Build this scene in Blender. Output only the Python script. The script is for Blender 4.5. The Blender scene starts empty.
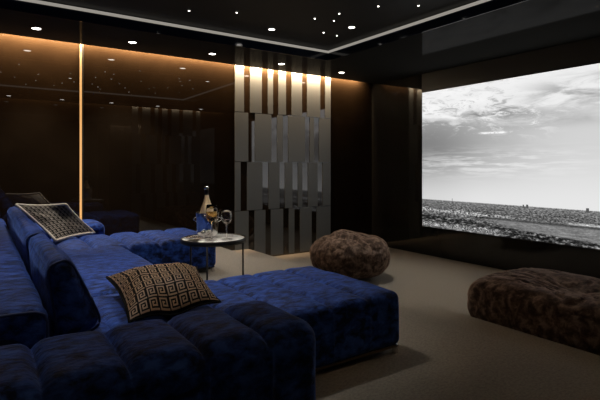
import bpy, bmesh, math, random
from mathutils import Vector, Matrix, noise
R = math.radians
random.seed(4)
scene = bpy.context.scene
COL = scene.collection

# ------------------------------------------------------------------ helpers
def link(o): COL.objects.link(o); return o
def tag(o, label=None, cat=None, group=None, kind=None):
    if label: o['label'] = label
    if cat: o['category'] = cat
    if group: o['group'] = group
    if kind: o['kind'] = kind
    return o
def empty(name, loc, label, cat, group=None, rz=0):
    o = bpy.data.objects.new(name, None); link(o); o.location = loc; o.rotation_euler.z = rz
    o.empty_display_size = .05
    return tag(o, label, cat, group)
def obj(name, bm, mats, parent=None, smooth=True, loc=None):
    me = bpy.data.meshes.new(name)
    bmesh.ops.recalc_face_normals(bm, faces=bm.faces)
    bm.to_mesh(me); bm.free()
    for m in (mats if isinstance(mats, (list, tuple)) else [mats]): me.materials.append(m)
    if smooth: me.polygons.foreach_set('use_smooth', [True]*len(me.polygons))
    o = bpy.data.objects.new(name, me); link(o)
    if parent: o.parent = parent
    if loc: o.location = loc
    return o
def struct(name, bm, mat, smooth=False):
    return tag(obj(name, bm, mat, smooth=smooth), kind='structure')
def BM(): return bmesh.new()
def box(bm, x0, x1, y0, y1, z0, z1, bev=0):
    r = bmesh.ops.create_cube(bm, size=1)
    for v in r['verts']:
        v.co = Vector(((x0+x1)/2+v.co.x*(x1-x0), (y0+y1)/2+v.co.y*(y1-y0), (z0+z1)/2+v.co.z*(z1-z0)))
    if bev:
        es = list({e for v in r['verts'] for e in v.link_edges})
        bmesh.ops.bevel(bm, geom=es, offset=bev, segments=2, affect='EDGES')
    return bm
def lathe(bm, prof, n=40, c=(0, 0, 0), M=None):
    rings = []
    for r, z in prof:
        if r < 1e-5:
            rings.append([bm.verts.new((c[0], c[1], c[2]+z))])
        else:
            rings.append([bm.verts.new((c[0]+r*math.cos(2*math.pi*k/n), c[1]+r*math.sin(2*math.pi*k/n), c[2]+z)) for k in range(n)])
    for a, b in zip(rings, rings[1:]):
        for k in range(n):
            k2 = (k+1) % n
            if len(a) == 1 and len(b) == 1: continue
            if len(a) == 1: bm.faces.new((a[0], b[k2], b[k]))
            elif len(b) == 1: bm.faces.new((a[k], a[k2], b[0]))
            else: bm.faces.new((a[k], a[k2], b[k2], b[k]))
    if M is not None:
        for rr in rings:
            for v in rr: v.co = M @ v.co
    return bm
def tube(bm, pts, r, n=8):
    pts = [Vector(p) for p in pts]; prev = None
    for i, p in enumerate(pts):
        t = (pts[min(i+1, len(pts)-1)]-pts[max(i-1, 0)]).normalized()
        up = Vector((0, 0, 1)) if abs(t.z) < .9 else Vector((1, 0, 0))
        a = t.cross(up).normalized(); b = t.cross(a)
        ring = [bm.verts.new(p+r*(math.cos(2*math.pi*k/n)*a+math.sin(2*math.pi*k/n)*b)) for k in range(n)]
        if prev:
            for k in range(n): bm.faces.new((prev[k], prev[(k+1) % n], ring[(k+1) % n], ring[k]))
        else: bm.faces.new(ring)
        prev = ring
    bm.faces.new(prev)
    return bm
def axis(n): return [math.sin((2*k/n-1)*math.pi/2) for k in range(n+1)]
def puff(bm, x0, x1, y0, y1, z0, z1, r=.05, n=26, pz=.02, py=.0, px=.0, amp=.006, freq=4.0, flatb=True, ax=None, ay=None, az=None, post=None):
    """upholstered block: rounded edges, faces swelling outward, slight unevenness"""
    ax = ax or axis(n); ay = ay or axis(n); az = az or axis(max(14, n//2))
    h = Vector(((x1-x0)/2, (y1-y0)/2, (z1-z0)/2)); c = Vector(((x0+x1)/2, (y0+y1)/2, (z0+z1)/2))
    rr = [min(r, q*.98) for q in h]
    cache = {}
    def V(a, b, g):
        k = (round(a, 6), round(b, 6), round(g, 6))
        if k in cache: return cache[k]
        m = Vector(k)
        p = Vector([m[i]*h[i] for i in range(3)])
        q = Vector([max(-(h[i]-rr[i]), min(h[i]-rr[i], p[i])) for i in range(3)])
        d = p-q
        dn = Vector([d[i]/rr[i] for i in range(3)])
        if dn.length > 1e-6:
            dn.normalize(); p = q+Vector([dn[i]*rr[i] for i in range(3)])
        fx, fy, fz = [1-abs(m[i])**2.6 for i in range(3)]
        if abs(m.z) > .999 and (m.z > 0 or not flatb): p.z += math.copysign(pz, m.z)*fx*fy
        if abs(m.y) > .999: p.y += math.copysign(py, m.y)*fx*fz
        if abs(m.x) > .999: p.x += math.copysign(px, m.x)*fy*fz
        w = c+p
        if amp:
            nn = dn.normalized() if dn.length > 0 else Vector((0, 0, 1))
            w += nn*amp*(noise.noise(w*freq)+.5*noise.noise(w*freq*2.7+Vector((7, 3, 1))))
        if post: w = post(w)
        cache[k] = bm.verts.new(w); return cache[k]
    def F(*v):
        try: bm.faces.new(v)
        except ValueError: pass
    for a0, a1 in zip(ax, ax[1:]):
        for b0, b1 in zip(ay, ay[1:]):
            for g in (-1, 1): F(V(a0, b0, g), V(a1, b0, g), V(a1, b1, g), V(a0, b1, g))
        for b0, b1 in zip(az, az[1:]):
            for g in (-1, 1): F(V(a0, g, b0), V(a1, g, b0), V(a1, g, b1), V(a0, g, b1))
    for a0, a1 in zip(ay, ay[1:]):
        for b0, b1 in zip(az, az[1:]):
            for g in (-1, 1): F(V(g, a0, b0), V(g, a1, b0), V(g, a1, b1), V(g, a0, b1))
    return bm

# ------------------------------------------------------------------ node maths
class E:
    def __init__(s, nt, sock): s.nt, s.s = nt, sock
    def _op(s, op, *a):
        n = s.nt.nodes.new('ShaderNodeMath'); n.operation = op
        for i, q in enumerate((s,)+a):
            if isinstance(q, E): s.nt.links.new(q.s, n.inputs[i])
            else: n.inputs[i].default_value = q
        return E(s.nt, n.outputs[0])
    def __add__(s, o): return s._op('ADD', o)
    __radd__ = __add__
    def __mul__(s, o): return s._op('MULTIPLY', o)
    __rmul__ = __mul__
    def __sub__(s, o): return s._op('SUBTRACT', o)
    def __rsub__(s, o): return (s*-1)+o
    def pow(s, o): return s._op('POWER', o)
    def max(s, o): return s._op('MAXIMUM', o)
    def min(s, o): return s._op('MINIMUM', o)
    def gt(s, o): return s._op('GREATER_THAN', o)
    def abs(s): return s._op('ABSOLUTE')
    def exp(s): return s._op('EXPONENT')
    def ss(s, a, b):
        n = s.nt.nodes.new('ShaderNodeMapRange'); n.interpolation_type = 'SMOOTHSTEP'
        s.nt.links.new(s.s, n.inputs[0]); n.inputs[1].default_value = a; n.inputs[2].default_value = b
        n.inputs[3].default_value = 0; n.inputs[4].default_value = 1
        return E(s.nt, n.outputs[0])
def mix(t, a, b): return a+(b-a)*t if isinstance(a, E) or isinstance(b, E) else t*(b-a)+a
def comb(nt, x, y, z=0.0):
    n = nt.nodes.new('ShaderNodeCombineXYZ')
    for i, q in enumerate((x, y, z)):
        if isinstance(q, E): nt.links.new(q.s, n.inputs[i])
        else: n.inputs[i].default_value = q
    return n.outputs[0]
def nz(nt, vec, scale, detail=4, rough=.55, dist=0):
    n = nt.nodes.new('ShaderNodeTexNoise'); n.inputs['Scale'].default_value = scale
    n.inputs['Detail'].default_value = detail; n.inputs['Roughness'].default_value = rough
    n.inputs['Distortion'].default_value = dist
    if vec is not None: nt.links.new(vec, n.inputs['Vector'])
    return E(nt, n.outputs[0])

# ------------------------------------------------------------------ materials
def mat(name, col, rough=.5, metal=0, ior=1.45, coat=0, sheen=0, sheencol=None, emis=None, es=0, trans=0, spec=.5):
    m = bpy.data.materials.new(name); m.use_nodes = True
    b = m.node_tree.nodes['Principled BSDF']
    b.inputs['Base Color'].default_value = (*col, 1); b.inputs['Roughness'].default_value = rough
    b.inputs['Metallic'].default_value = metal; b.inputs['IOR'].default_value = ior
    b.inputs['Coat Weight'].default_value = coat; b.inputs['Transmission Weight'].default_value = trans
    b.inputs['Specular IOR Level'].default_value = spec
    if sheen:
        b.inputs['Sheen Weight'].default_value = sheen; b.inputs['Sheen Roughness'].default_value = .35
        b.inputs['Sheen Tint'].default_value = (*(sheencol or (1, 1, 1)), 1)
    if emis:
        b.inputs['Emission Color'].default_value = (*emis, 1); b.inputs['Emission Strength'].default_value = es
    return m
def varied(m, c1, c2, scale, detail=5, lo=.4, hi=.62, stretch=(1, 1, 1), bump=0, bscale=None, dist=.3, c3=None, p3=.66):
    nt = m.node_tree; b = nt.nodes['Principled BSDF']
    tc = nt.nodes.new('ShaderNodeTexCoord'); mp = nt.nodes.new('ShaderNodeMapping')
    mp.inputs['Scale'].default_value = stretch
    nt.links.new(tc.outputs['Object'], mp.inputs[0])
    n = nz(nt, mp.outputs[0], scale, detail, .6, dist)
    r = nt.nodes.new('ShaderNodeValToRGB'); nt.links.new(n.s, r.inputs[0])
    r.color_ramp.elements[0].position = lo; r.color_ramp.elements[0].color = (*c1, 1)
    r.color_ramp.elements[1].position = hi; r.color_ramp.elements[1].color = (*c2, 1)
    if c3:
        e = r.color_ramp.elements.new(p3); e.color = (*c3, 1)
    nt.links.new(r.outputs[0], b.inputs['Base Color'])
    if bump:
        bp = nt.nodes.new('ShaderNodeBump'); bp.inputs['Strength'].default_value = bump
        bp.inputs['Distance'].default_value = .01
        n2 = nz(nt, mp.outputs[0], bscale or scale*2, 4)
        nt.links.new(n2.s, bp.inputs['Height']); nt.links.new(bp.outputs[0], b.inputs['Normal'])
    return m
M = {}
M['glass_wall'] = varied(mat('smoked_black_glass', (.02, .012, .008), .012, ior=1.6), (.0072, .0045, .0025), (.0092, .0058, .0032), 2)
M['screen_wall'] = mat('polished_black_panel', (.014, .014, .013), .07, ior=1.45)
M['above_screen'] = mat('satin_black_panel', (.065, .068, .070), .35, ior=1.45)
M['mirror'] = mat('smoked_mirror', (.022, .014, .008), .03, ior=1.9)
M['tile'] = varied(mat('satin_grey_tile', (.3, .3, .29), .42, metal=.0, spec=.6), (.112, .126, .133), (.130, .145, .153), 160, 2, .3, .7)
def thin_gloss(name, col, fac, rough):
    m = bpy.data.materials.new(name); m.use_nodes = True; nt = m.node_tree; nt.nodes.clear()
    o = nt.nodes.new('ShaderNodeOutputMaterial'); mx = nt.nodes.new('ShaderNodeMixShader'); mx.inputs[0].default_value = fac
    d = nt.nodes.new('ShaderNodeBsdfDiffuse'); d.inputs[0].default_value = (*col, 1)
    g = nt.nodes.new('ShaderNodeBsdfGlossy'); g.inputs['Color'].default_value = (1, 1, 1, 1); g.inputs['Roughness'].default_value = rough
    nt.links.new(d.outputs[0], mx.inputs[1]); nt.links.new(g.outputs[0], mx.inputs[2]); nt.links.new(mx.outputs[0], o.inputs[0])
    return m
M['ceiling'] = thin_gloss('black_lacquered_ceiling', (.028, .028, .026), .014, .06)
M['tray'] = mat('matt_black_ceiling', (.015, .0145, .013), .6)
M['fascia'] = mat('navy_gloss_fascia', (.008, .012, .024), .1)
M['carpet'] = varied(mat('taupe_carpet', (.3, .26, .22), .95, sheen=.1, sheencol=(.9, .85, .8)),
                     (.195, .172, .140), (.295, .262, .215), 55, 6, .35, .65, (1, 1.6, 1), .5, 160)
M['velvet'] = varied(mat('royal_blue_crushed_velvet', (.02, .05, .3), .75, sheen=.30, sheencol=(.2, .36, 1), spec=.2),
                     (.0020, .0060, .030), (.0090, .031, .162), 19, 12, .39, .50, (.75, 1.25, 1.1), .6, 40, .35, (.026, .080, .34), .65)
M['brown'] = varied(mat('brown_crushed_velvet', (.1, .06, .04), .8, sheen=.35, sheencol=(.9, .6, .45), spec=.2),
                    (.036, .022, .015), (.088, .056, .040), 15, 12, .40, .50, (1, 1, 1), .6, 40, .35, (.21, .15, .115), .63)
M['piping'] = mat('blue_piping', (.010, .025, .10), .7, sheen=.3, sheencol=(.2, .3, .9))
M['chrome'] = mat('polished_chrome', (.75, .74, .72), .12, metal=1)
M['bronze'] = mat('brushed_bronze_plinth', (.30, .21, .13), .3, metal=1)
M['black_metal'] = mat('black_powder_coated_metal', (.008, .008, .008), .35)
M['gold'] = mat('champagne_gold_foil', (1.0, .78, .50), .5, metal=1)
M['silver'] = mat('silver_foil', (.8, .76, .7), .25, metal=1)
M['black_foil'] = mat('black_foil', (.006, .006, .006), .3)
M['clear'] = mat('clear_glass', (1, 1, 1), .0, ior=1.45, trans=1)
M['amber'] = mat('amber_sparkling_wine', (.95, .55, .14), .0, ior=1.34, trans=1)
M['redwine'] = mat('pale_wine', (.75, .66, .58), .0, ior=1.34, trans=1)
M['ice'] = mat('ice', (.9, .95, 1), .12, ior=1.31, trans=.8)
M['marble'] = varied(mat('grey_marble', (.5, .5, .5), .15), (.22, .20, .18), (.92, .90, .86), 7, 8, .34, .46, (1, 1, 1), 0, None, 1.6)
M['led_warm'] = mat('warm_led_strip', (.1, .08, .05), .5, emis=(1, .50, .17), es=.85)
M['led_white'] = mat('white_led_line', (.1, .1, .1), .5, emis=(1, .93, .82), es=.30)
M['lamp'] = mat('downlight_lens', (.8, .8, .8), .4, emis=(1, .95, .88), es=14)
M['star'] = mat('star_point_light', (.8, .8, .8), .4, emis=(1, .95, .88), es=9)
M['key_dark'] = mat('black_jacquard', (.004, .0035, .003), .9, spec=.1)
M['key_gold'] = mat('bronze_jacquard_thread', (.185, .108, .056), .55, sheen=.3, sheencol=(1, .7, .4))
M['key_cream'] = mat('cream_jacquard_thread', (.26, .22, .18), .8)
M['key_black'] = mat('charcoal_jacquard', (.012, .010, .008), .9, spec=.1)
M['cream'] = varied(mat('cream_linen', (.6, .52, .42), .8), (.50, .43, .35), (.62, .55, .45), 60)

# ------------------------------------------------------------------ room levels (lower floor is z = 0)
ZM, ZU, ZS, ZT = .165, .33, 2.955, 3.085       # middle step, upper platform, soffit, recessed ceiling
XL, XR, YB, YF, YRR = -1.6, 6.02, 6.49, .65, -2.0
XB, XA = 3.45, 2.76                            # the two step edges
struct('floor', box(BM(), XB, XR+.3, YF-.3, YB+.3, -.2, 0), M['carpet'])
struct('floor_step', box(BM(), XA, XB, YF-.3, YB+.3, -.2, ZM, .008), M['carpet'])
struct('floor_platform', box(BM(), XL-.2, XA, YRR-.2, YB+.3, -.2, ZU, .008), M['carpet'])

SL = .12                                       # width of the light slot along the walls
bm = BM()
TX0, TX1, TY0, TY1 = -.9, 4.15, 1.79, 5.38     # recessed ceiling
box(bm, XL, XR, TY1, YB-SL, ZS, ZT+.02); box(bm, XL, XR, YF+SL, TY0, ZS, ZT+.02)
box(bm, XL, TX0, TY0, TY1, ZS, ZT+.02); box(bm, TX1, XR, TY0, TY1, ZS, ZT+.02)
struct('ceiling', bm, M['ceiling'])
struct('ceiling_recess', box(BM(), XL-.2, XR+.2, YRR-.2, YB+.2, ZT+.02, ZT+.2), M['tray'])
def ring(bm, x0, x1, y0, y1, z0, z1, w):
    box(bm, x0, x1, y1-w, y1, z0, z1); box(bm, x0, x1, y0, y0+w, z0, z1)
    box(bm, x0, x0+w, y0+w, y1-w, z0, z1); box(bm, x1-w, x1, y0+w, y1-w, z0, z1); return bm
struct('trim_1', ring(BM(), TX0, TX1, TY0, TY1, ZS-.001, ZT-.03, .006), M['fascia'])
led = tag(obj('led_line', ring(BM(), TX0+.007, TX1-.007, TY0+.007, TY1-.007, ZT-.022, ZT+.008, .014), M['led_white'], smooth=False),
          'thin white LED line running round the edge of the recessed black ceiling', 'light strip')

# back wall: left glass sheet lies deeper than the right one; the vertical light sits in the step between them
XV = 1.075
struct('wall_back', box(box(BM(), XL-.2, XV, YB+.035, YB+.3, 0, ZT+.02), XV, XR+.2, YB, YB+.3, 0, ZT+.02), M['glass_wall'])
tag(obj('led_strip', box(BM(), XV-.021, XV-.001, YB+.004, YB+.034, ZU, ZT), M['led_warm'], smooth=False),
    'vertical warm amber LED strip set in the black glass wall behind the sofa', 'light strip')
struct('trim_2', box(BM(), XV, XV+.02, YB-.004, YB, ZU, ZT), M['black_metal'])
struct('wall_left', box(BM(), XL-.2, XL, YRR, YB+.1, 0, ZT+.02), M['above_screen'])
struct('wall_rear', box(BM(), XL-.2, 3.0, YRR-.2, YRR, 0, ZT+.02), M['above_screen'])
# near wall: solid beside the opening the picture is taken through, lintel above it
bm = BM(); box(bm, 2.7, XR+.2, YF-.2, YF, 0, ZT+.02); box(bm, XL, 2.7, YF-.2, YF, 2.5, ZT+.02)
struct('wall_front', bm, M['glass_wall'])
struct('wall_passage', box(BM(), 2.9, 3.1, YRR, YF-.2, 0, ZT+.02), M['above_screen'])

# right wall with the screen
SY0, SY1, SZ0, SZ1 = 1.85, 5.27, .465, 2.645
struct('wall_right', box(BM(), XR, XR+.2, YF, YB, 0, ZT+.02), M['screen_wall'])
struct('trim_3', box(BM(), XR-.008, XR, SY0-.25, SY1+.02, SZ1+.004, ZS), M['above_screen'])

def picture_material():
    m = bpy.data.materials.new('projected_landscape'); m.use_nodes = True; nt = m.node_tree
    nt.nodes.clear()
    out = nt.nodes.new('ShaderNodeOutputMaterial'); em = nt.nodes.new('ShaderNodeEmission')
    nt.links.new(em.outputs[0], out.inputs[0])
    uvn = nt.nodes.new('ShaderNodeUVMap'); sp = nt.nodes.new('ShaderNodeSeparateXYZ'); nt.links.new(uvn.outputs[0], sp.inputs[0])
    u, v = E(nt, sp.outputs[0]), E(nt, sp.outputs[1])
    H = .203
    # sky
    sky = mix(v.ss(H, .60), .88, .80)
    sky = sky-(((v-.60)*4.2).pow(2)*-1).exp()*(1-u.ss(.0, .75))*.26
    sky = sky-(1-u.ss(0, .35))*.05
    c1 = nz(nt, comb(nt, u*1.3+v*.6, v*3.2), 3.2, 8, .62, .6)
    c2 = nz(nt, comb(nt, u*4+v*3, v*9, 3.0), 3.0, 8, .7, .9)
    edge = v+u*.10-.775
    lim = (edge+(c1-.5)*.18).ss(-.04, .05)
    sky = mix(lim, sky, .93+(c1-.5)*.16)
    sky = sky-lim*c2.ss(.50, .64)*(1-u.ss(.40, .62))*.24*(1-(edge-.10).ss(.0, .12)*.6)
    sky = sky+(((edge-.0)*14).pow(2)*-1).exp()*c2.ss(.50, .62)*.20*(1-u.ss(.5, .7))
    patch = (((u-.74)*4.5).pow(2)*-1).exp()*(((v-.865)*11).pow(2)*-1).exp()
    sky = sky-patch*c1.ss(.36, .60)*.36
    patch = (((u-.40)*4.5).pow(2)*-1).exp()*(((v-.800+u*.05)*24).pow(2)*-1).exp()
    sky = sky-patch*c2.ss(.36, .58)*.34
    patch = (((u-.66)*4).pow(2)*-1).exp()*(((v-.725)*24).pow(2)*-1).exp()
    sky = sky-patch*.13
    low = (((v-(.47+u*.02))*13).pow(2)*-1).exp()
    sky = sky+low*nz(nt, comb(nt, u*2, v*12, 5), 3.5, 6).ss(.42, .62)*.17*(1-u.ss(.2, .9))
    streak = (((v-.665)*150+(u-.37)*6).pow(2)*-1).exp()*u.ss(.30, .33)*(1-u.ss(.42, .45))
    sky = sky+streak*nz(nt, comb(nt, u*30, v*60), 3, 2).ss(.3, .5)*.3
    # land in perspective
    d = (v*-1+H)*(1/H)                                   # 0 horizon .. 1 bottom of the picture
    pp = (d+.10).pow(-1)
    fx = nz(nt, comb(nt, u*95+v*20, v*125), 1.0, 3, .8)
    fy = nz(nt, comb(nt, u*9, v*42, 9), 1.6, 6, .8)
    fz = nz(nt, comb(nt, u*42, v*70, 4), 1.0, 2, .7)
    land = d*-.06+.38+(fx-.5)*1.5+(fz-.5)*1.3*d.ss(.2, .8)+(fy-.5)*.6
    land = mix(d.ss(0, .25), (fx-.5)*1.3+.46, land)
    river = (((d-.36-u*.10+(fy-.5)*.25)*18).pow(2)*-1).exp()*(1-u.ss(.30, .6))
    land = land+river*fx.ss(.46, .56)*.42
    riv2 = (((d-.40)*26).pow(2)*-1).exp()*u.ss(.64, .72)
    land = land+riv2*.35
    field = ((d-.40).ss(-.02, .06))*(u-.30-(d-.5)*.35).ss(.0, .12)*(1-(d-.52-u*.45).ss(-.03, .05))
    land = mix(field*.85, land, .50+(fy-.5)*.6+(fx-.5)*.15)
    tl = (((d-.46)*30).pow(2)*-1).exp()*u.ss(.25, .35)*fy.ss(.40, .5)
    land = land-tl*.25
    trees = (d-(.50+u*.45)).ss(-.03, .05)
    land = mix(trees, land, (fz-.47).max(0)*2.2+(fx-.47).max(0)*1.2+.08)
    roofs = trees*(((d-.90)*9).pow(2)*-1).exp()*nz(nt, comb(nt, u*70, v*110, 2), 2.5, 2).ss(.50, .56)*(1-u.ss(.36, .46))
    land = land+roofs*.6
    g = mix((v+(nz(nt, comb(nt, u*120, 0), 3, 2)-.5)*.012).ss(H-.002, H+.003), land, sky)
    for (a, b, h) in ((.505, .511, .009), (.519, .528, .011), (.738, .748, .014), (.172, .1745, .018)):
        t = u.gt(a)*(1-u.gt(b))*v.gt(H-.01)*(1-v.gt(H+h))
        g = mix(t, g, .33)
    g = g.max(.04).min(.98).pow(2.2)
    cr = nt.nodes.new('ShaderNodeCombineColor')
    for i, k in enumerate((1, 1, 1.0)): nt.links.new((g*k).s, cr.inputs[i])
    nt.links.new(cr.outputs[0], em.inputs[0]); em.inputs[1].default_value = 1.06
    return m
scr = empty('projection_screen', (XR-.012, (SY0+SY1)/2, SZ0),
            'large wall screen showing a black and white landscape under clouds', 'screen')
bm = BM(); hy, hz = (SY1-SY0)/2, SZ1-SZ0
vs = [bm.verts.new(p) for p in ((-.006, hy, 0), (-.006, -hy, 0), (-.006, -hy, hz), (-.006, hy, hz))]
f = bm.faces.new(vs); uvl = bm.loops.layers.uv.new('UVMap')
for lp, c in zip(f.loops, ((0, 0), (1, 0), (1, 1), (0, 1))): lp[uvl].uv = c
pic = obj('picture', bm, picture_material(), scr, smooth=False)
bm = BM(); box(bm, -.004, .004, -hy-.012, hy+.012, -.012, hz+.012); obj('screen_panel', bm, M['black_metal'], scr, smooth=False)

# ------------------------------------------------------------------ slatted feature panels
def pxX(x, Y):
    k = x-300
    return (265.3+.827*k)/(390.3-.562*k)*Y
ROWS = [[(234.8, 249), (254.5, 265.8), (270.8, 283.5), (288.8, 294.8), (300, 312), (316.5, 330.8)],
        [(234.8, 241), (247, 262.8), (268.5, 279.9), (285, 292.8), (298, 302.7), (308, 318), (322.5, 330.8)],
        [(234.8, 248.7), (255, 271.8), (277.2, 283.2), (288.3, 305.3), (309.8, 314.3), (319.2, 330.8)],
        [(235, 244.4), (250, 262.2), (267.8, 273.4), (278.4, 286.4), (291.6, 302.4), (307.2, 320.6), (325.2, 331)]]
ZR = [0.02, .757, 1.51, 2.27, 3.07]
def feature_panel(y, s, label):
    P0, P1 = pxX(234.8, 6.47), pxX(331, 6.47); cx = (P0+P1)/2
    t = empty('slatted_wall_panel', (cx, y, 0), label, 'wall panel', 'slatted feature panels on opposite walls')
    z0 = .0
    obj('mirror_backing', box(BM(), P0-cx, P1-cx, min(0, s*.008), max(0, s*.008), z0, 3.07), M['mirror'], t, smooth=False)
    for i, row in enumerate(ROWS):
        for a, b in row:
            xa, xb = pxX(a, 6.47)-cx, pxX(b, 6.47)-cx
            y0, y1 = sorted((s*.008, s*.018))
            obj('slat', box(BM(), xa+.003, xb-.005, y0, y1, ZR[i]+.004, ZR[i+1]-.004, .0015), M['tile'], t, smooth=False)
    return t
feature_panel(YB, -1, 'tall panel of staggered grey slats over dark mirror, lit from above beside round bean bag')
feature_panel(YF, 1, 'matching slatted panel on the near wall, seen mirrored in the black glass')

# ------------------------------------------------------------------ lamps
def area(name, loc, rot, sx, sy, energy, col, parent=None, spread=None):
    l = bpy.data.lights.new(name, 'AREA'); l.shape = 'RECTANGLE'; l.size = sx; l.size_y = sy
    l.energy = energy; l.color = col
    if spread: l.spread = spread
    o = link(bpy.data.objects.new(name, l)); o.location = loc; o.rotation_euler = rot
    if parent: o.parent = parent
    return o
def cove(y, e, label, tilt, sp=132):
    t = empty('cove_light', ((XL+5.75)/2, y, ZT), label, 'light strip')
    L = 5.75-XL-.1
    obj('channel', box(BM(), -L/2, L/2, -.014, .014, 0, .018), M['black_metal'], t, smooth=False)
    area('lamp', (0, 0, -.004), (tilt, 0, 0), L, .02, e, (1, .68, .40), t, spread=R(sp))
cove(YB-.09, 1050, 'warm cove light hidden in the ceiling slot along the back wall', R(58))
cove(YF+.09, 220, 'warm cove light in the ceiling slot of the near wall, mirrored in glass', R(-60), 102)

def spot(parent, energy, ang=95, blend=.7, rad=.03, z=-.02, tilt=None, col=(1, .95, .88)):
    l = bpy.data.lights.new('lamp', 'SPOT'); l.energy = energy; l.spot_size = R(ang); l.spot_blend = blend
    l.shadow_soft_size = rad; l.color = col
    o = link(bpy.data.objects.new('lamp', l)); o.parent = parent; o.location = (0, 0, z)
    if tilt: o.rotation_euler = tilt
    return o
def downlight(x, y, z, r, label, group, energy=0, ang=95, tilt=None, blend=.7, soft=.03):
    t = empty('downlight', (x, y, z), label, 'ceiling light', group)
    obj('trim_ring', lathe(BM(), [(r, -.001), (r*1.12, -.004), (r*1.28, -.003), (r*1.3, .0), (r, 0), (r, -.001)], 28), M['black_metal'], t)
    obj('lens', lathe(BM(), [(0, -.002), (r*.6, -.0025), (r, -.001), (r, 0), (0, 0)], 28), M['lamp'], t)
    if energy: spot(t, energy, ang, tilt=tilt, blend=blend, rad=soft)
    return t
G1 = 'downlights along the back soffit'
XS = [.52, 1.55, 2.6, 3.70, 4.84]
EN = [150, 150, 22, 6, 3]
LB = ['downlight over the sofa, leftmost in the black soffit', 'downlight in the soffit just right of the vertical amber strip',
      'downlight in the soffit above the bottle, left of the slatted panel', 'downlight in the soffit above the middle of the slatted panel',
      'downlight in the soffit right of the slatted panel, nearest the corner']
for x, e, l in zip(XS, EN, LB): downlight(x, 5.93, ZS, .043, l, G1, e, 84)
for x, l in zip(XS, ('leftmost', 'second from left', 'third from left', 'second from right', 'rightmost')):
    downlight(x, 1.2, ZS, .045, 'near soffit downlight, %s of the row mirrored in the glass wall' % l, 'downlights along the near soffit', 0)
downlight(2.94, 4.94, ZT+.018, .035, 'bright spotlight in recessed ceiling, above the slatted panel', 'bright spotlights in the recessed ceiling', 10, 85)
downlight(3.69, 4.33, ZT+.018, .035, 'bright spotlight in recessed ceiling, right of the cluster of stars', 'bright spotlights in the recessed ceiling', 95, 75)
downlight(4.35, 2.45, ZT+.018, .03, 'added unseen spotlight over the long bean bag, outside the picture', 'spotlights over the sofa', 105, 52)  # unseen lamp, added to brighten the long bean bag and lower floor
downlight(1.42, 3.25, ZT+.018, .03, 'spotlight in recessed ceiling over the sofa, mirrored left of the amber strip', 'spotlights over the sofa', 140, 72, soft=.10)
downlight(.10, 3.30, ZT+.018, .03, 'added unseen spotlight above the side backrest, outside the picture', 'spotlights over the sofa', 115, 80, soft=.10)  # extra lamp out of view, added so the sofa's nearer parts get light
stars = [(1.86, 4.85, 'faint star light alone at the left of the ceiling'), (2.31, 4.62, 'star light between lone left star and bright spotlight'),
         (3.13, 4.31, 'star light at the left of the ceiling cluster'), (3.36, 4.25, 'star light in the middle of the ceiling cluster'),
         (3.25, 4.02, 'topmost star light of the ceiling cluster'), (3.55, 4.7, 'star light lowest left in the ceiling cluster'),
         (3.77, 4.71, 'star light lowest in the cluster, near the ceiling corner'), (3.44, 3.61, 'star light alone at upper right of ceiling'),
         (3.77, 3.36, 'rightmost star light, close to the white LED line')]
refl = [(100.3, 69.7), (95.5, 78.5), (113.6, 75.3), (107.2, 78.8), (121, 67.6), (119.5, 84.9), (135.2, 77.2), (125, 88.7), (158.7, 78.3),
        (165.9, 83.9), (149.3, 89.5), (148, 96.9), (155.2, 94), (167.7, 88.7), (193.9, 76.7), (203.2, 78.5), (196.3, 84.4), (200.8, 89.5),
        (208.3, 88.1), (222.7, 79.9), (183.5, 89.7), (179.5, 93.2), (110.4, 94.5), (97.9, 87.9), (71, 74), (74.7, 82.3)]
allst = [(x, y) for x, y, l in stars]
def star(x, y, label):
    o = obj('star_light', lathe(BM(), [(0, -.004), (.007, -.003), (.0095, 0)], 12), M['star'], loc=(x, y, ZT+.019))
    tag(o, label, 'star light', 'star lights in the recessed ceiling')
for x, y, l in stars: star(x, y, l)
for a, b in refl:
    k = a-300; s = (ZT-1.43)/(167-b); x = (265.3+.827*k)*s; y = 2*YB-(390.3-.562*k)*s
    if TX0+.1 < x < TX1-.1 and TY0+.1 < y < TY1-.1 and all(math.hypot(x-p, y-q) > .22 for p, q in allst):
        # keep them out of the directly seen part of the ceiling
        Z = .562*x+.827*y; py = 167-472*(ZT-1.43)/Z
        if py > -6: continue
        allst.append((x, y)); star(x, y, 'tiny star light seen only mirrored in the black glass wall')

rs = random.Random(11); n_extra = 0
while n_extra < 15:
    x, y = rs.uniform(.2, 3.9), rs.uniform(2.0, 4.6); Z = .562*x+.827*y
    if 167-472*(ZT-1.43)/Z > -6 or any(math.hypot(x-p, y-q) < .2 for p, q in allst): continue
    allst.append((x, y)); n_extra += 1; star(x, y, 'tiny star light seen only mirrored in the black glass wall')

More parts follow.
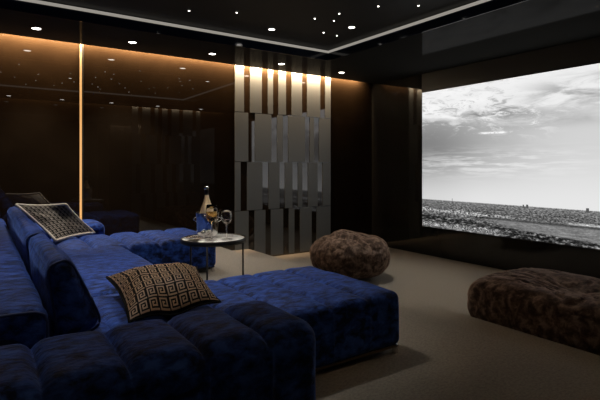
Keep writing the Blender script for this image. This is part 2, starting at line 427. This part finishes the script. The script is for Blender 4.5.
# ------------------------------------------------------------------ sofa
SB, ST = ZU+.045, ZU+.365                        # underside and top of the seats
AT = ZU+.485                                     # top of the low backs
sofa = empty('sectional_sofa', (.6, 3.9, ZU), 'large royal blue crushed velvet sectional sofa with channel tufting, U-shaped on the platform', 'sofa')
SO = Vector((-.6, -3.9, -ZU))
def sofa_part(name, bm, m, label=None, parent=None, smooth=True):
    p = sofa if parent is None else parent
    bmesh.ops.translate(bm, verts=bm.verts, vec=SO)
    o = obj(name, bm, m, p, smooth)
    if label: o['label'] = label
    return o
def channels(x_edges, y0, y1, z0, z1, r=.05, pz=.02, py=.012, amp=.006, n=36, g=.020, w=.030):
    """one upholstered block with sewn channels running across it"""
    X0, X1 = x_edges[0], x_edges[-1]; hx = (X1-X0)/2; mx = (X0+X1)/2
    xs = {round((X0+X1)/2+hx*q, 4) for q in (-1, -.999, 1, .999)}
    for k in range(9):
        for sgn in (-1, 1): xs.add(round(mx+sgn*(hx-r*k/8), 4))
    for a, b in zip(x_edges, x_edges[1:]):
        for k in range(13): xs.add(round(a+(b-a)*k/12, 4))
    for e in x_edges[1:-1]:
        for q in (-.03, -.02, -.013, -.008, -.004, 0, .004, .008, .013, .02, .03): xs.add(round(e+q, 4))
    ax = sorted(max(-1, min(1, (q-mx)/hx)) for q in xs)
    hy = (y1-y0)/2; cy = (y0+y1)/2
    def post(v):
        for a, b in zip(x_edges, x_edges[1:]):
            if a-1e-6 <= v.x <= b+1e-6:
                t = (v.x-(a+b)/2)/((b-a)/2); bulge = 1-t*t
                ds = min((v.x-a) if a > X0+.001 else 9, (b-v.x) if b < X1-.001 else 9)
                gr = g*math.exp(-(ds/w)**2)+g*.5*math.exp(-(ds/(w*.25))**2)
                top = min(1, max(0, (v.z-(z1-r*1.3))/(r*1.3)))
                fy = max(0, 1-abs(v.y-cy)/hy)**.35
                v = v.copy(); v.z += top*(pz*bulge*fy-gr)
                side = min(1, max(0, abs(v.y-cy)-(hy-r))/r)*(1-top*.4)
                v.y += math.copysign(side*(py*bulge-gr*.5), v.y-cy)
                break
        return v
    return puff(BM(), X0, X1, y0, y1, z0, z1, r, n, 0, 0, 0, amp, freq=3.5, ax=ax, post=post)
XE = 2.075
# near low back
a_edges = [1.130-.245*k for k in range(9, -1, -1)]
A = sofa_part('backrest', channels(a_edges, 1.50, 1.965, SB, AT, .080, .009, .010, .005, g=.020, w=.022), M['velvet'], 'low channel-tufted near backrest, dark in the foreground')
# near seat / chaise
b_edges = [XE-.262*k for k in range(7, -1, -1)]
B = sofa_part('seat', channels(b_edges, 1.975, 2.90, SB, ST, .045, .007, .003, g=.010, w=.022), M['velvet'], 'near chaise seat whose end points at the screen')
# middle seat
bm = puff(BM(), .262, 1.11, 2.915, 4.59, SB, ST+.005, .05, 34, .022, .006, .004, .010, 3)
C = sofa_part('seat', bm, M['velvet'], 'long middle seat between the two chaises')
# far seat
d_edges = [XE-.30*k for k in range(6, -1, -1)]
D = sofa_part('seat', channels(d_edges, 4.60, 5.50, SB, ST, .05, .020, .008), M['velvet'], 'far chaise seat along the glass wall')
# far low back
g_edges = [1.16-.3*k for k in range(3, -1, -1)]
Gb = sofa_part('backrest', channels(g_edges, 5.51, 5.98, SB, AT, .08, .016, .01), M['velvet'], 'far low backrest beside the amber strip')
# side back with piping
FX, FY0, FZ = .225, 2.08, ZU+.55
bm = puff(BM(), -1.0, FX, FY0, 5.98, SB, FZ, .045, 44, .018, .008, .004, .009, 3.2)
F = sofa_part('backrest', bm, M['velvet'], 'broad flat-topped side backrest at the left with piped edges')
bm = tube(BM(), [(-.96, FY0+.004, FZ-.012)]+[(x, FY0+.002, FZ-.008) for x in (-.6, -.2, .1)]+[(FX-.045, FY0+.002, FZ-.012), (FX-.016, FY0+.002, FZ-.026), (FX-.004, FY0+.003, FZ-.055)] +
          [(FX-.004, FY0+.004, z) for z in (FZ-.2, FZ-.35, SB+.05)], .0065, 6)
bmesh.ops.translate(bm, verts=bm.verts, vec=SO); obj('piping', bm, M['piping'], F)
# plinths and feet
bm = BM(); box(bm, 1.0, XE-.05, 2.02, 2.86, ZU+.02, SB+.01); box(bm, -.9, 1.05, 1.55, 1.93, ZU+.02, SB+.01)
box(bm, .3, 1.05, 2.9, 4.6, ZU+.02, SB+.01); box(bm, .3, XE-.05, 4.66, 5.45, ZU+.02, SB+.01); box(bm, -.9, 1.1, 5.5, 5.9, ZU+.02, SB+.01); box(bm, -.9, .3, 2.12, 5.9, ZU+.02, SB+.01)
sofa_part('plinth', bm, M['black_metal'], smooth=False)
bm = BM(); box(bm, 1.0, XE-.02, 1.982, 1.990, SB-.006, SB+.006, .001); sofa_part('base_trim', bm, M['bronze'], 'thin bronze strip under the near chaise', smooth=False)
for (x, y) in ((XE-.035, 2.0), (XE-.035, 2.86), (XE-.035, 4.64), (XE-.035, 5.45), (1.2, 4.64), (1.07, 1.54), (-.9, 1.54), (.3, 2.88)):
    bm = lathe(BM(), [(0, ZU), (.018, ZU), (.02, ZU+.01), (.016, ZU+.03), (.022, SB+.008), (0, SB+.008)], 16, (x, y, 0))
    sofa_part('foot', bm, M['chrome'], 'small chrome foot')

# loose back cushions leaning on the side backrest
def back_cushion(name, y0, y1, label, lean=R(-19), zt=.345, x=.325, th=.165, amp=.012, zrot=0):
    t = empty(name, (x, (y0+y1)/2, ST+.02), label, 'cushion', 'long blue back cushions')
    L = (y1-y0)/2
    def taper(v): return Vector((v.x*(1.22-.62*max(0, v.z)/zt)+.012*max(0, v.z)/zt, v.y, v.z))
    bm = puff(BM(), -th/2, th/2, -L, L, 0, zt, .06, 34, .012, .006, .016, amp, 4.5, post=taper)
    mt = Matrix.Translation((0, 0, 0)) @ Matrix.Rotation(zrot, 4, 'Z') @ Matrix.Rotation(lean, 4, 'Y')
    bmesh.ops.transform(bm, matrix=mt, verts=bm.verts)
    obj('cushion_body', bm, M['velvet'], t)
    bm = BM()
    def P(a, z, yy): return mt @ taper(Vector((a, yy, z)))
    pts = []
    for k in range(33):
        q = 2*math.pi*k/32; cx = math.copysign(abs(math.cos(q))**.45, math.cos(q)); sz = math.copysign(abs(math.sin(q))**.35, math.sin(q))
        pts.append(P(cx*(th/2+.004-.012), zt/2+sz*(zt/2-.008), -L+.022))
    tube(bm, pts, .006, 6); obj('piping', bm, M['piping'], t)
    return t
back_cushion('back_cushion', 2.14, 3.095, 'long blue velvet cushion leaning on the side backrest, nearest, with dark end facing us', x=.365)
back_cushion('back_cushion', 3.125, 5.42, 'very long blue velvet cushion behind the nearest one, under the cream-edged pillow', x=.36)

# ------------------------------------------------------------------ patterned pillows
KEY = ["11111111", "10000001", "10111101", "10100101", "10101101", "10100001", "10111111", "10000000"]
KEY2 = ["11111", "10001", "10101", "10111", "10000"]
def pillow(name, label, corners, th, cell, nk, mats, back_mat, pinch=.06, sag=0, cream_edge=False, lump=.01, dent=None):
    c00, c10, c11, c01 = [Vector(c) for c in corners]            # left-far, right-far, right-near, left-near
    cen = (c00+c10+c11+c01)/4
    t = empty(name, cen, label, 'pillow', 'patterned pillows on the sofa')
    nrm = ((c10-c00).cross(c01-c00)).normalized()
    if nrm.z < 0: nrm = -nrm
    n = nk*len(cell)+1
    def P(i, j, s):
        u, v = i/n, j/n; a, b = 2*u-1, 2*v-1
        uu = u-a*pinch*(1-b*b)*abs(a); vv = v-b*pinch*(1-a*a)*abs(b)
        p = c00*(1-uu)*(1-vv)+c10*uu*(1-vv)+c11*uu*vv+c01*(1-uu)*vv
        h = ((1-a*a)**.55)*((1-b*b)**.55)
        k = th*h*(1+.25*noise.noise(Vector((u*3, v*3, s))+cen*5))
        p = p+nrm*s*k*(1 if s > 0 else .35)+nrm*lump*noise.noise(Vector((u*6, v*6, 2+s)))*h
        if dent:
            du, dv, dr, dd = dent
            p -= nrm*dd*math.exp(-(((u-du)/dr)**2+((v-dv)/dr)**2))
        if sag: p.z -= sag*(a*a+b*b)/2*(1-h)
        return p-cen
    bm = BM(); bk = BM()
    F1 = [[bm.verts.new(P(i, j, 1)) for j in range(n+1)] for i in range(n+1)]
    for i in range(n):
        for j in range(n):
            f = bm.faces.new((F1[i][j], F1[i+1][j], F1[i+1][j+1], F1[i][j+1]))
            f.material_index = 1-int(cell[j % len(cell)][i % len(cell)])
    B1 = [[bk.verts.new(P(i, j, -1)) for j in range(n+1)] for i in range(n+1)]
    for i in range(n):
        for j in range(n): bk.faces.new((B1[i][j], B1[i][j+1], B1[i+1][j+1], B1[i+1][j]))
    obj('cover_front', bm, mats, t); obj('cover_back', bk, back_mat, t)
    edge = [P(i, 0, 0) for i in range(0, n, 3)]+[P(n, j, 0) for j in range(0, n, 3)]+[P(i, n, 0) for i in range(n, 0, -3)]+[P(0, j, 0) for j in range(n, -1, -3)]
    obj('edge_piping', tube(BM(), edge, .014 if cream_edge else .005, 6), back_mat, t)
    return t
pillow('throw_pillow', 'black and bronze Greek key pillow lying on the near chaise',
       [(.60, 2.86, .80), (1.10, 2.74, .82), (1.00, 2.18, .755), (.54, 2.12, .755)], .115, KEY, 9, [M['key_dark'], M['key_gold']], M['key_dark'], .05,
       dent=(.5, .95, .18, .03))
pillow('throw_pillow', 'cream-edged black and white fine Greek key pillow propped at the far end',
       [(.30, 5.42, 1.06), (.72, 5.26, 1.055), (1.01, 5.36, .735), (.60, 4.98, .73)], .06, KEY2, 10, [M['key_black'], M['key_cream']], M['cream'], .04, cream_edge=True)

# ------------------------------------------------------------------ side table and what stands on it
TCX, TCY, TR, TZ = 1.638, 3.705, .272, ZU+.50
fw = Vector((.562, .827)); rt = Vector((.827, -.562))
tb = empty('side_table', (TCX, TCY, ZU), 'round side table with grey marble top and thin black legs inside the sofa bend', 'table')
obj('tabletop', lathe(BM(), [(0, .478), (TR-.012, .478), (TR-.012, .498), (TR-.015, .500), (0, .500)], 64), M['marble'], tb)
obj('rim', lathe(BM(), [(TR-.011, .470), (TR, .470), (TR, .505), (TR-.004, .507), (TR-.011, .505), (TR-.011, .470)], 64), M['black_metal'], tb)
for deg in (29, 149, 269):
    p = (rt*math.cos(R(deg))+fw*math.sin(R(deg)))*(TR-.008)
    obj('leg', tube(BM(), [(p.x, p.y, 0), (p.x, p.y, .475)], .0075, 10), M['black_metal'], tb)
0 and obj('base_ring', lathe(BM(), [(TR-.016, 0), (TR, 0), (TR, .012), (TR-.016, .012), (TR-.016, 0)], 64), M['black_metal'], tb)
def on_table(px_x, depth):
    """a spot on the table, px_x in photo columns at the table, depth along the view"""
    p = Vector((TCX, TCY))+rt*((px_x-214)/118.5)+fw*depth
    return (p.x, p.y, TZ)
# ice bucket
bx = on_table(207, .03); bx = (bx[0], bx[1], bx[2]+.001)
bk = empty('ice_bucket', bx, 'polished chrome ice bucket on the marble table holding the bottle', 'bucket')
prof = [(0, 0), (.070, 0), (.074, .006), (.066, .014), (.074, .022), (.084, .034), (.088, .06), (.092, .12), (.097, .205), (.102, .210), (.100, .214), (.093, .210),
        (.088, .12), (.084, .06), (.076, .040), (.05, .034), (0, .032)]
obj('bucket_body', lathe(BM(), prof, 48), M['chrome'], bk)
for s in (-1, 1):
    d = rt*s
    pts = [Vector((d.x*.090, d.y*.090, .18))+Vector((d.x, d.y, 0))*(.028*math.sin(math.pi*k/8))+Vector((0, 0, -.045*k/8)) for k in range(9)]
    obj('handle', tube(BM(), pts, .005, 8), M['chrome'], bk)
bm = BM()
for k in range(26):
    a = random.uniform(0, 6.28); r = random.uniform(.072, .074); z = .168+random.uniform(0, .022)
    mm = Matrix.Translation((r*math.cos(a), r*math.sin(a), z)) @ Matrix.Rotation(random.uniform(0, 3), 4, Vector((random.random(), random.random(), 1)).normalized())
    q = bmesh.ops.create_cube(bm, size=.018, matrix=mm)
tag(obj('ice', bm, M['ice'], smooth=False, loc=bx), 'ice cubes filling the chrome bucket round the bottle', 'ice', kind='stuff')
# bottle
bo = empty('champagne_bottle', (bx[0], bx[1], TZ+.05), 'gold champagne bottle with black neck standing in the ice bucket', 'bottle')
Mt = Matrix.Rotation(R(-1.5), 4, 'Y')
obj('bottle_body', lathe(BM(), [(0, 0), (.056, 0), (.060, .01), (.060, .14), (.058, .170), (.047, .21), (.032, .25), (.021, .285), (.0165, .315)], 36, M=Mt), M['gold'], bo)
obj('neck_foil', lathe(BM(), [(.0168, .313), (.0155, .345), (.0170, .348), (.0170, .358), (.0150, .360)], 28, M=Mt), M['black_foil'], bo)
obj('cork_cap', lathe(BM(), [(.0150, .358), (.0195, .362), (.0205, .376), (.0175, .388), (0, .392)], 28, M=Mt), M['silver'], bo)
# glasses
def wine_glass(loc, label, wine, lvl, k=1.15):
    t = empty('wine_glass', loc, label, 'glass', 'wine glasses on the marble table')
    outer = [(0, .0), (.036, .0), (.037, .002), (.012, .006), (.0045, .014), (.0038, .05), (.0038, .095), (.008, .105), (.026, .122), (.038, .145), (.0405, .165), (.037, .195), (.031, .225)]
    inner = [(.0298, .225), (.0355, .195), (.039, .165), (.0365, .146), (.025, .1245), (.008, .109), (0, .1075)]
    obj('glass_body', lathe(BM(), outer+inner, 40), M['clear'], t)
    w = [(0, .1085), (.0075, .1098), (.0243, .1253), (.0358, .1466)]
    w = w+([(.0383, .165), (.0366, .182)] if lvl > .15 else [])
    obj('wine', lathe(BM(), w+[(0, w[-1][1])], 32), wine, t)
    t.scale = (k, k, k)
    return t
wine_glass(on_table(215, -.14), 'wine glass of amber sparkling wine in front of the ice bucket', M['amber'], .16, 1.3)
wine_glass(on_table(228.5, -.09), 'wine glass standing right of the ice bucket, nearest table edge', M['redwine'], .14)
# silver dish of wrapped sweets in front of the bucket
dx = on_table(198, -.13); dx = (dx[0], dx[1], dx[2]+.0015)
dish = empty('silver_dish', dx, 'small silver dish on the marble table before the ice bucket', 'dish')
obj('dish_body', lathe(BM(), [(0, 0), (.03, 0), (.034, .004), (.062, .018), (.070, .026), (.068, .027), (.058, .02), (.03, .008), (0, .007)], 40), M['silver'], dish)

# ------------------------------------------------------------------ bean bags
def bean_bag(name, c, rx, ry, h, label, seed, rz=0, dent=0, knot=True, power=2.7):
    t = empty(name, (c[0], c[1], 0), label, 'bean bag', 'brown velvet bean bags', rz)
    bm = BM(); bmesh.ops.create_icosphere(bm, subdivisions=6, radius=1)
    so = Vector((seed*3.1, seed*1.7, seed))
    for v in bm.verts:
        d = v.co.normalized()
        s = (abs(d.x)**power+abs(d.y)**power+abs(d.z)**power)**(-1/power)
        p = d*s
        az = math.atan2(p.y, p.x); rr = math.hypot(p.x, p.y)
        low = 1-.10*max(0, p.z)**2
        q = Vector((p.x*rx*low, p.y*ry*low, 0))
        zz = (p.z+1)/2
        zz = zz**.92
        q.z = zz*h
        up = max(0, p.z)
        # folds running from the top seam down the flanks
        w = noise.noise(Vector((math.cos(az)*2.2, math.sin(az)*2.2, p.z*1.3))+so)
        fold = (1-abs(noise.noise(Vector((math.cos(az)*2.4, math.sin(az)*2.4, rr*2.2+w*1.5))+so)*2.2))**7
        q += d*(-.038*fold*(.25+up)*min(1, rr*2.5))
        q += d*.020*noise.noise(d*1.9+so)+d*.005*noise.noise(d*5.5+so)+d*.003*noise.noise(d*13+so)
        if knot:
            kx, ky = -.30, .10
            g = math.exp(-(((p.x-kx)/.42)**2+((p.y-ky)/.35)**2))*up
            q.z += .038*g-.022*math.exp(-(((rr-.62)/.10)**2))*up
        if dent:
            g = math.exp(-((p.x/.55)**2+((p.y+.05)/.42)**2))*up
            q.z -= dent*g
        q.z = max(q.z, .0)
        v.co = q
    o = obj('bag_cover', bm, M['brown'], t)
    bm = BM()
    pts = []
    for k in range(0, 49):
        a = 2*math.pi*k/48
        pts.append(Vector((math.cos(a)*rx*.93, math.sin(a)*ry*.93, h*.13)))
    return t
bean_bag('bean_bag', (3.96, 4.68), .48, .46, .58, 'round brown velvet bean bag on the lower floor before the slatted panel', 2)
bean_bag('bean_bag', (4.10, 1.99), .55, .74, .475, 'long brown velvet bean bag under the screen at the right edge', 5, rz=0, dent=.10, knot=False, power=5.5)

# ------------------------------------------------------------------ camera, world, view
cam = bpy.data.cameras.new('camera'); cam.sensor_width = 36; cam.lens = 36*472/600
cam.shift_y = -33/600; cam.clip_start = .02
co = link(bpy.data.objects.new('camera', cam)); co.location = (0, 0, 1.43)
co.rotation_euler = (R(90), 0, -math.atan2(.562, .827)); scene.camera = co
w = bpy.data.worlds.new('world'); scene.world = w; w.use_nodes = True
w.node_tree.nodes['Background'].inputs[0].default_value = (.01, .01, .012, 1); w.node_tree.nodes['Background'].inputs[1].default_value = .3
vs = scene.view_settings; vs.view_transform = 'Standard'; vs.look = 'None'; vs.gamma = 1; vs.exposure = 0; vs.use_curve_mapping = False
scene.cycles.use_denoising = True
scene.cycles.caustics_refractive = True; scene.cycles.max_bounces = 10; scene.cycles.sample_clamp_indirect = 6
